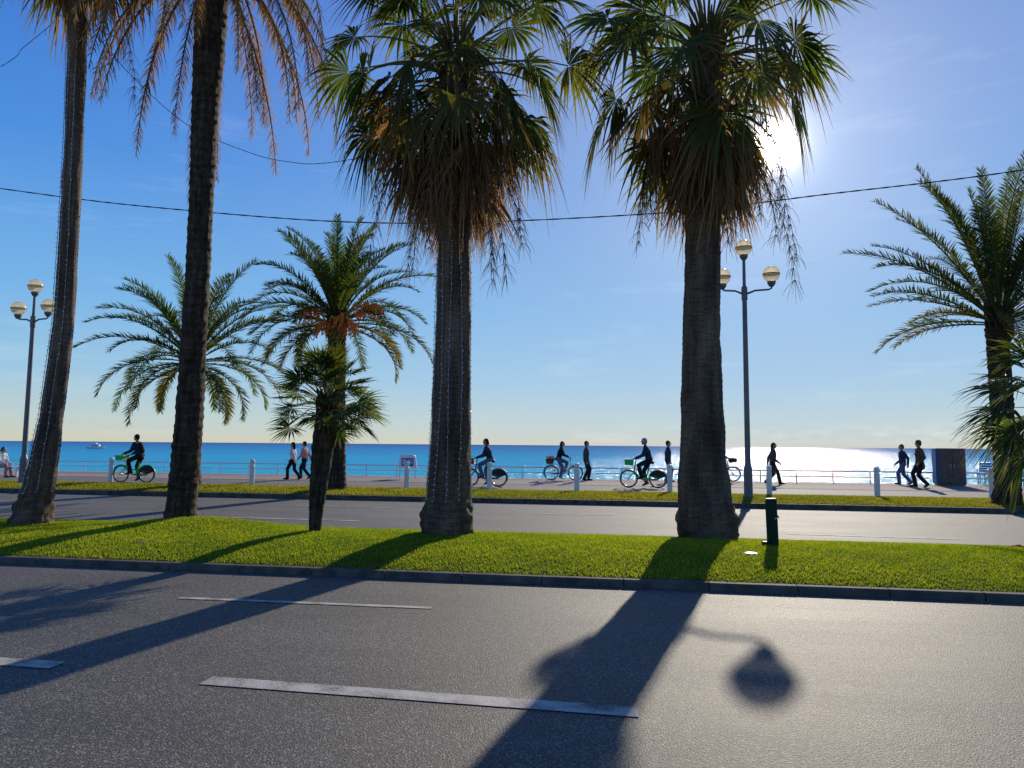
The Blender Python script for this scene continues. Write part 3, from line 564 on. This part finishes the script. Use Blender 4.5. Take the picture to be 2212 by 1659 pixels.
def person(label,loc,rz,Hh,pose,top='navy_cloth',bot='black_cloth',hair='hair_dark',shoe='black_cloth',hairlen=0,coat=0,hat=None,sh=.175,hd=0,group=None):
    s=Hh/1.75; t=thing('person',label,'person',loc,rz,group); t.scale=(s,s,s)
    hx,hz,lean=pose['hip'][0],pose['hip'][1],R(pose.get('lean',3)); Pv=Vector((hx,0,hz)); T=Vector((math.sin(lean),0,math.cos(lean))); Y=Vector((0,1,0))
    ch=Pv+T*.3; nb=Pv+T*.5; nd=Vector((math.sin(lean*.6),0,math.cos(lean*.6))); hc=nb+nd*.19+Vector((.02,0,0))
    body=MB();tp=MB();bt=MB();shs=[MB(),MB()]; X=Vector((1,0,0))
    def tor(m,e):
        m.rc(Pv,Pv+T*.14,.105+e,.095+e,Y,1.4); m.rc(Pv+T*.14,ch,.095+e,.115+e,Y,1.38); m.rc(ch,Pv+T*.44,.115+e,.075+e,Y,1.75)
    tor(body,0); tor(tp,.028); body.rc(nb-T*.03,nb+nd*.12,.055,.05); tp.rc(nb-T*.04,nb+T*.03,.075,.06)
    body.ell(hc+Vector((-.01,0,.015)),(.098,.076,.108),16); body.rc(hc+Vector((.03,0,-.04)),hc+Vector((.05,0,-.085)),.055,.035,Y,1.05); body.rc(hc+Vector((.085,0,.01)),hc+Vector((.108,0,-.022)),.012,.015)
    for q in(-1,1): body.rc(hc+Vector((-.01,q*.077,-.01)),hc+Vector((-.015,q*.082,.02)),.012,.014)
    for q,k in((1,0),(-1,1)):
        shd=Pv+T*.455+Y*q*sh; hnd=Vector(pose['hands'][k]); el,wr=ik(shd,hnd,.30,.255,Vector(pose.get('elb',(-1,q*.25,-.3))))
        for m,e in((body,0),(tp,.024)):
            m.rc(ch+T*.12+Y*q*.06,shd,.07+e,.055+e*.9); m.rc(shd,el,.05+e,.038+e); m.rc(el,wr,.038+e,.025+e*.8)
        f=(wr-el).normalized(); sd=Y*-q if abs(f.dot(Y))<.8 else X
        body.rc(wr,wr+f*.08,.024,.03,sd,1.2)
        lat=(X-f*X.dot(f)).normalized() if abs(f.x)<.8 else (Y-f*Y.dot(f)).normalized(); inn=f.cross(lat).normalized()
        if inn.dot(Y*-q)<0 and abs(f.x)<.8: inn=-inn
        if abs(f.x)>=.8 and inn.z>0: inn=-inn
        for j,ln in enumerate((.07,.08,.074,.058)):
            b0=wr+f*.085+lat*(.026-.0175*j); b1=b0+(f*.85+inn*.4).normalized()*ln*.5; b2=b1+(f*(.15 if pose.get('grip') else .6)+inn*.8).normalized()*ln*.55; body.rc(b0,b1,.0095,.009,n=6); body.rc(b1,b2,.009,.0075,n=6)
        b0=wr+f*.03+lat*.025; b1=b0+(f*.6+lat*.7+inn*.3).normalized()*.04; b2=b1+(f*.9+inn*.4).normalized()*.03; body.rc(b0,b1,.012,.011,n=6); body.rc(b1,b2,.011,.009,n=6)
        hp=Pv+Y*q*.09-T*.03; ft=Vector(pose['feet'][k][:3]); fp=R(pose['feet'][k][3]); kn,an=ik(hp,ft,.435,.425,Vector((1,0,.15)))
        for m,e in((body,0),(bt,.022)):
            m.rc(Pv-T*.02,hp,.10+e,.09+e,Y,1.15); m.rc(hp,kn,.085+e,.056+e); m.rc(kn,an,.054+e,.036+e*1.7)
        fdv=Vector((math.cos(fp),q*.12,math.sin(fp))).normalized(); up=Vector((-math.sin(fp),0,math.cos(fp)))
        for m,e in((body,0),(shs[k],.012)):
            m.rc(an-up*.035-fdv*.035,an-up*.045+fdv*.10,.035+e,.03+e,Y,1.1); m.rc(an-up*.045+fdv*.10,an-up*.055+fdv*.165,.03+e,.02+e,Y,1.6); m.rc(an,an-up*.03,.038+e,.04+e)
    bt.rc(Pv-T*.02,Pv+T*.06,.12,.115,Y,1.38)
    if coat:
        tp.rc(Pv+T*.02,Pv-Vector((.02,0,coat)),.125,.15,Y,1.2)
    remesh(body,'body',M['skin'],t,.011)
    remesh(tp,'jacket' if not coat else 'coat',M[top],t,.016); remesh(bt,'trousers',M[bot],t,.016)
    for k in(0,1): remesh(shs[k],'shoe',M[shoe],t,.013)
    hr=MB()
    if hat:
        hr.ell(hc+Vector((-.02,0,.055)),(.105,.088,.085),14); hr.rc(hc+Vector((-.02,-.03,.04)),hc+Vector((-.02,.03,.04)),.095,.095); remesh(hr,'hat',M[hat],t,.015); hr=MB()
    hr.ell(hc+Vector((-.028,0,.03)),(.098,.086,.102),14); hr.rc(hc+Vector((-.06,0,0)),hc+Vector((-.06,0,-.06)),.07,.05,Y,1.15)
    if hairlen: hr.rc(hc+Vector((-.075,0,.0)),hc+Vector((-.10,0,-hairlen)),.065,.05,Y,1.5)
    remesh(hr,'hair',M[hair],t,.014)
    for q in(-1,1): e=MB(); e.ell(hc+Vector((.082,q*.032,.012)),(.008,.013,.006),6); e.build('eye',M['black'],t)
    return t
def walk(f=.30,b=-.36,arm=.2,lean=3,ph=1):
    fl=(f,.08,.085,8); bl_=(b,-.08,.13,-32); h=[(-arm,.24,.86),(arm+.05,-.24,.9)]
    if ph<0: fl,bl_=(b,.08,.13,-32),(f,-.08,.085,8); h=[(arm+.05,.24,.9),(-arm,-.24,.86)]
    return dict(hip=(0,.91),lean=lean,feet=[fl,bl_],hands=h)
STAND=dict(hip=(0,.93),lean=2,feet=[(.1,.09,.08,0),(-.08,-.09,.085,-6)],hands=[(.08,.24,.88),(.02,-.24,.86)])
RIDE=dict(hip=(-.2,1.03),lean=16,feet=[(.08,.13,.42,-12),(-.10,-.13,.2,-20)],hands=[(.27,.24,1.10),(.27,-.24,1.10)],grip=1,elb=(-.4,.1,-1))
# ---------------------------------------------------------------- bicycles
RED=mat('red_lens',(.5,.02,.02),.3)
def bike(label,loc,rz,kind,group=None):
    t=thing('bicycle',label,'bicycle',loc,rz,group); fm={'lime':M['lime'],'white':M['white'],'dark':M['grey']}[kind]; rw=Vector((-.52,0,.335)); fw=Vector((.56,0,.335))
    for c in(rw,fw):
        b=MB(); b.torus(c,.312,.024,36,8); w=b.build('wheel',M['rubber'],t,smooth=True)
        b=MB(); b.torus(c,.284,.012,36,6); b.build('rim',M['steel'],w,smooth=True)
        b=MB(); 
        for k in range(18): a=2*PI*k/18; b.tube([(c.x,.02*(-1)**k,c.z),(c.x+.28*math.cos(a),0,c.z+.28*math.sin(a))],.0028,3,cap=False)
        b.tube([c+Vector((0,-.06,0)),c+Vector((0,.06,0))],.035,8); b.build('spokes',M['steel'],w)
    bb=Vector((-.06,0,.29)); st=Vector((-.2,0,.78)); hd0=Vector((.36,0,.62)); hd1=Vector((.32,0,.84))
    b=MB(); b.tube([hd0,(.2,0,.42),(.08,0,.32),bb],.032,8); b.tube([bb,st],.024,8); b.tube([hd1,hd0],.03,8); b.tube([(.3,0,.72),(.12,0,.5),(-.12,0,.5)],.02,8)
    for s in(-1,1): b.tube([bb+Vector((0,s*.03,0)),rw+Vector((0,s*.065,0))],.013,6); b.tube([st+Vector((0,s*.02,-.1)),rw+Vector((0,s*.065,0))],.012,6)
    b.build('frame',fm,t)
    b=MB(); b.tube([hd0,hd0+Vector((.02,0,-.06))],.03,8)
    for s in(-1,1): b.tube([hd0+Vector((.01,s*.05,-.05)),(.46,s*.06,.48),fw+Vector((0,s*.06,0))],.014,6)
    b.build('fork',fm,t)
    b=MB(); b.tube([hd1,(.29,0,1.06)],.016,8); b.tube([(.14,-.3,1.08),(.24,-.26,1.08),(.3,-.1,1.06),(.3,.1,1.06),(.24,.26,1.08),(.14,.3,1.08)],.013,6); hb=b.build('handlebar',M['black'],t)
    b=MB(); b.tube([st,(-.23,0,.93)],.014,8); b.rc((-.33,0,.95),(-.24,0,.95),.06,.05,(0,1,0),1.5); b.rc((-.22,0,.955),(-.06,0,.95),.04,.022,(0,1,0),1.1); b.build('saddle',M['black'],t)
    for c,a0,a1 in((rw,R(5),R(200)),(fw,R(25),R(165))):
        b=MB(); b.torus(c,.355,.012,24,6,a0,a1,2.6); b.build('mudguard',fm if kind=='lime' else M['black'],t)
    b=MB(); b.tube([bb+Vector((-.08,-.09,-.15)),bb+Vector((0,-.07,0)),bb+Vector((0,.07,0)),bb+Vector((.08,.09,.15))],.011,6); cr=b.build('crank',M['steel'],t)
    b=MB(); b.torus(bb+Vector((0,-.058,0)),.085,.01,20,5); b.build('chainring',M['steel'],cr)
    for s,x,z in((1,.08,.15),(-1,-.08,-.15)): b=MB(); b.box((bb.x+x,s*.14,bb.z+z),(.09,.09,.025),0,.005); b.build('pedal',M['black'],cr)
    b=MB(); b.box((-.29,-.055,.31),(.42,.012,.07),0,.004); b.build('chain_guard',M['black'],t)
    if kind!='white':
        for s in(-1,1):
            b=MB(); vs=[(rw.x,s*.07,rw.z)]+[(rw.x+.335*math.cos(a),s*.055,rw.z+.335*math.sin(a)) for a in[R(20+10*k) for k in range(15)]]; b.add(vs,[tuple(range(16))])
            b.build('skirt_guard',M['black'],t)
        b=MB(); z0=.86
        for k in range(6):
            z=z0+.035*k; e=.02*k/5; q=[(.40-e,-.17-e),(.68+e,-.17-e),(.68+e,.17+e),(.40-e,.17+e),(.40-e,-.17-e)]; b.tube([(x,y,z) for x,y in q],.010,4)
        for x in(.40,.47,.54,.61,.68):
            for y in(-.17,.17): b.tube([(x,y,z0),(x,y*1.1,z0+.18)],.008,4)
        for y in(-.1,0,.1): b.tube([(.68,y,z0),(.70,y,z0+.18)],.008,4); b.tube([(.40,y,z0),(.38,y,z0+.18)],.008,4)
        b.box((.54,0,z0-.005),(.29,.35,.012)); b.box((.54,-.18,z0+.09),(.3,.008,.15)); b.box((.54,.18,z0+.09),(.3,.008,.15)); b.box((.7,0,z0+.09),(.008,.34,.15)); b.build('basket',M['lime'] if kind=='lime' else M['black'],t)
        b=MB(); b.tube([(.33,0,.8),(.5,0,.85),(.54,0,.84)],.012,6); b.build('basket_bracket',M['grey'],t)
    else:
        b=MB(); 
        for y in(-.07,.07): b.tube([(-.22,y,.72),(-.78,y,.72)],.008,5); b.tube([(-.6,y,.72),(rw.x,y,rw.z)],.008,5)
        b.tube([(-.78,-.07,.72),(-.78,.07,.72)],.008,5); b.tube([(-.5,-.07,.72),(-.5,.07,.72)],.008,5)
        b.build('rear_rack',M['steel'],t)
    b=MB(); b.ell((-.86,0,.55),(.02,.035,.03),8); b.build('rear_light',RED,t)
    return t
LEFT=PI; 
p=G(289,1043,.14); bike('bright green hired bicycle ridden left by the cyclist with a backpack',p,LEFT,'lime')
c1=person('cyclist in dark jacket with a backpack riding a green bicycle to the left',p,LEFT,1.78,RIDE,'navy_cloth','black_cloth',hat=None)
bk=thing('backpack','black backpack on the back of the left-hand cyclist',"backpack",p,LEFT)
b=MB(); b.rc((-.27,0,1.22),(-.19,0,1.45),.10,.09,(0,1,0),1.35); remesh(b,'bag',M['black_cloth'],bk,.015)
for s in(-1,1): b=MB(); b.tube([(-.12,s*.11,1.56),(-.02,s*.12,1.55),(.05,s*.13,1.42),(-.05,s*.15,1.2),(-.2,s*.13,1.18)],.016,5); b.build('strap',M['black'],bk)
q1=G(632,1036,.15); q2=G(657,1034,.15)
person('woman in a white top walking left, nearer one of the couple by the small palm',q1,LEFT,1.62,walk(.22,-.32),'white_cloth','black_cloth',hairlen=.18)
person('walker in a pink top, right-hand one of the couple by the small palm',q2,LEFT,1.66,walk(.2,-.3,ph=-1),'pink_cloth','black_cloth')
p=G(1047,1051,.14); bike('dark bicycle half hidden behind the thick lit palm trunk',p,LEFT,'dark')
person('cyclist in a dark jacket emerging from behind the thick lit palm trunk',p,LEFT,1.72,RIDE,'navy_cloth','denim',hairlen=.08)
p=G(1216,1038,.15); bike('white bicycle with flower basket behind its saddle, ridden to the right',p,0,'white')
person('rider with bobbed hair and jeans on the white bicycle heading right',p,0,1.66,RIDE,'black_cloth','denim',hairlen=.12,shoe='shoe_white')
fb=thing('flower_basket','wicker basket of orange and white flowers on the white bicycle','basket',p,0)
b=MB(); b.lathe([(.15,.735),(.2,.93),(.205,.95),(.17,.95)],(-.58,0,0),16); b.build('wicker',M['brown_cloth'],fb)
random.seed(3); FP=mat('flower_petals',(.6,.3,.2),.7,.6,9)
for k in range(24): a=U(0,2*PI); rr=U(0,.18); b=MB(); b.ell((-.58+rr*math.cos(a),rr*math.sin(a),.98+U(-.02,.08)),.04,6); b.build('flower',FP,fb)
person('pedestrian in dark clothes walking beside the white bicycle',G(1266,1038,.15),0,1.76,STAND,'grey_cloth','black_cloth')
p=G(1391,1054,.14); bike('bright green hired bicycle ridden left by the rider in a pale hat',p,LEFT,'lime')
person('cyclist in a pale knitted hat riding a green bicycle to the left',p,LEFT,1.78,RIDE,'navy_cloth','black_cloth',hat='beanie')
person('pedestrian in dark jacket standing right of the rider in a pale hat',G(1443,1041,.15),0,1.8,STAND,'navy_cloth','black_cloth')
p=G(1556,1040,.15); bike('dark bicycle mostly hidden behind the knobbly palm trunk',p,0,'dark')
person('cyclist in black hidden behind the knobbly palm trunk',p,0,1.72,RIDE,'black_cloth','black_cloth')
person('long-haired woman in a long dark coat walking right past the street lamp',G(1670,1047,.15),0,1.76,walk(.3,-.28,.15,5),'grey_cloth','black_cloth','hair_brown',hairlen=.3,coat=.42)
person('walker in dark jacket, left-hand one of the pair near the cabinet',G(1952,1047,.15),LEFT,1.74,walk(.2,-.32,.12),'navy_cloth','denim')
person('taller walker in a dark hooded coat, right-hand one of the pair near the cabinet',G(1989,1053,.15),LEFT,1.9,walk(.14,-.18,.06,2,-1),'brown_cloth','black_cloth',hat='brown_cloth',coat=.15)
p=G(2224,1064,.14); bike('dark bicycle cut off by the right edge of the view',p,LEFT,'dark')
SIT=dict(hip=(-.1,.55),lean=14,feet=[(.42,.12,.085,0),(.36,-.12,.085,0)],hands=[(.3,.15,.62),(.3,-.15,.62)])
person('seated person in a pale shirt on the white bench at the left edge',G(4,1030,.15)+Vector((0,-.05,-.02)),0,1.7,SIT,'white_cloth','pink_cloth',hairlen=.05)
# ---------------------------------------------------------------- world / light / camera
w=bpy.data.worlds.new('World'); SC.world=w; w.use_nodes=True; n=w.node_tree; n.nodes.clear(); L=n.links.new
out=n.nodes.new('ShaderNodeOutputWorld'); el=math.asin(SUN.z); az=math.atan2(SUN.x,SUN.y)
tc=N(n,'ShaderNodeTexCoord'); nm=N(n,'ShaderNodeVectorMath',operation='NORMALIZE'); L(tc.outputs['Generated'],nm.inputs[0])
sky=N(n,'ShaderNodeTexSky',sky_type='NISHITA',sun_disc=False,sun_elevation=el,sun_rotation=az,air_density=1.0,dust_density=.0,ozone_density=4.)
bg=N(n,'ShaderNodeBackground',Strength=.012); L(sky.outputs[0],bg.inputs[0])
dt=N(n,'ShaderNodeVectorMath',operation='DOT_PRODUCT'); dt.inputs[1].default_value=SUN; L(nm.outputs[0],dt.inputs[0])
def mth(op,a,b=None):
    x=N(n,'ShaderNodeMath',operation=op)
    for i,q in enumerate((a,b)):
        if q is None: continue
        if isinstance(q,(int,float)): x.inputs[i].default_value=q
        else: L(q,x.inputs[i])
    return x.outputs[0]
sp=N(n,'ShaderNodeSeparateXYZ'); L(nm.outputs[0],sp.inputs[0])
grad=ramp(n,mth('ABSOLUTE',sp.outputs[2]),[(0,(.54,.53,.42)),(.03,(.45,.55,.55)),(.09,(.29,.50,.68)),(.18,(.16,.41,.73)),(.35,(.05,.24,.68)),(.55,(.016,.13,.57)),(1,(.008,.06,.35))])
d1=mth('SUBTRACT',dt.outputs['Value'],1.0)
hz=mth('MULTIPLY',mth('EXPONENT',mth('MULTIPLY',d1,7.)),.58)
mx=N(n,'ShaderNodeMix',data_type='RGBA'); L(hz,mx.inputs[0]); L(grad,mx.inputs[6]); mx.inputs[7].default_value=(.42,.52,.70,1)
bg3=N(n,'ShaderNodeBackground',Strength=1.); L(mx.outputs[2],bg3.inputs[0])
g2=mth('ADD',mth('MULTIPLY',mth('EXPONENT',mth('MULTIPLY',d1,90.)),.24),mth('MULTIPLY',mth('EXPONENT',mth('MULTIPLY',d1,1100.)),.75)); g3=mth('MULTIPLY',mth('EXPONENT',mth('MULTIPLY',d1,8000.)),40.)
# thin clouds
mp=N(n,'ShaderNodeMapping'); mp.inputs['Scale'].default_value=(2.2,2.2,14.); L(nm.outputs[0],mp.inputs[0]); cn=N(n,'ShaderNodeTexNoise',Scale=2.2,Detail=7.,Roughness=.6); L(mp.outputs[0],cn.inputs['Vector'])
cr=mth('MULTIPLY',mth('MAXIMUM',mth('SUBTRACT',cn.outputs[0],.58),0.),.4)
lowm=mth('MULTIPLY',mth('EXPONENT',mth('MULTIPLY',mth('POWER',mth('MULTIPLY',mth('SUBTRACT',sp.outputs[2],.018),90.),2.),-1.)),mth('MAXIMUM',mth('MULTIPLY',mth('SUBTRACT',sp.outputs[0],.02),3.),0.))
mp2=N(n,'ShaderNodeMapping'); mp2.inputs['Scale'].default_value=(30,30,90.); L(nm.outputs[0],mp2.inputs[0]); c2=N(n,'ShaderNodeTexNoise',Scale=1.2,Detail=5.); L(mp2.outputs[0],c2.inputs['Vector'])
low=mth('MULTIPLY',mth('MULTIPLY',lowm,.45),mth('MAXIMUM',mth('SUBTRACT',c2.outputs[0],.42),0.))
tot=mth('ADD',g2,mth('ADD',g3,mth('ADD',cr,low)))
b2=N(n,'ShaderNodeBackground'); b2.inputs[0].default_value=(1,.94,.84,1); L(tot,b2.inputs[1]); ads=N(n,'ShaderNodeAddShader'); L(bg.outputs[0],ads.inputs[0]); L(b2.outputs[0],ads.inputs[1])
ad2=N(n,'ShaderNodeAddShader'); L(ads.outputs[0],ad2.inputs[0]); L(bg3.outputs[0],ad2.inputs[1]); L(ad2.outputs[0],out.inputs[0])
sl=bpy.data.lights.new('Sun','SUN'); sl.energy=5; sl.angle=R(.5); sl.color=(1,.9,.74); so=bpy.data.objects.new('Sun',sl); COL.objects.link(so); so.rotation_euler=SUN.to_track_quat('Z','Y').to_euler(); so.location=(0,0,30)
cd=bpy.data.cameras.new('Camera'); co=bpy.data.objects.new('Camera',cd); COL.objects.link(co); co.matrix_world=Matrix.Translation(CAM)@Rm.to_4x4(); cd.sensor_width=36; cd.lens=36*F/W; cd.clip_end=80000; cd.clip_start=.05; SC.camera=co
SC.view_settings.view_transform='Standard'; SC.view_settings.look='None'
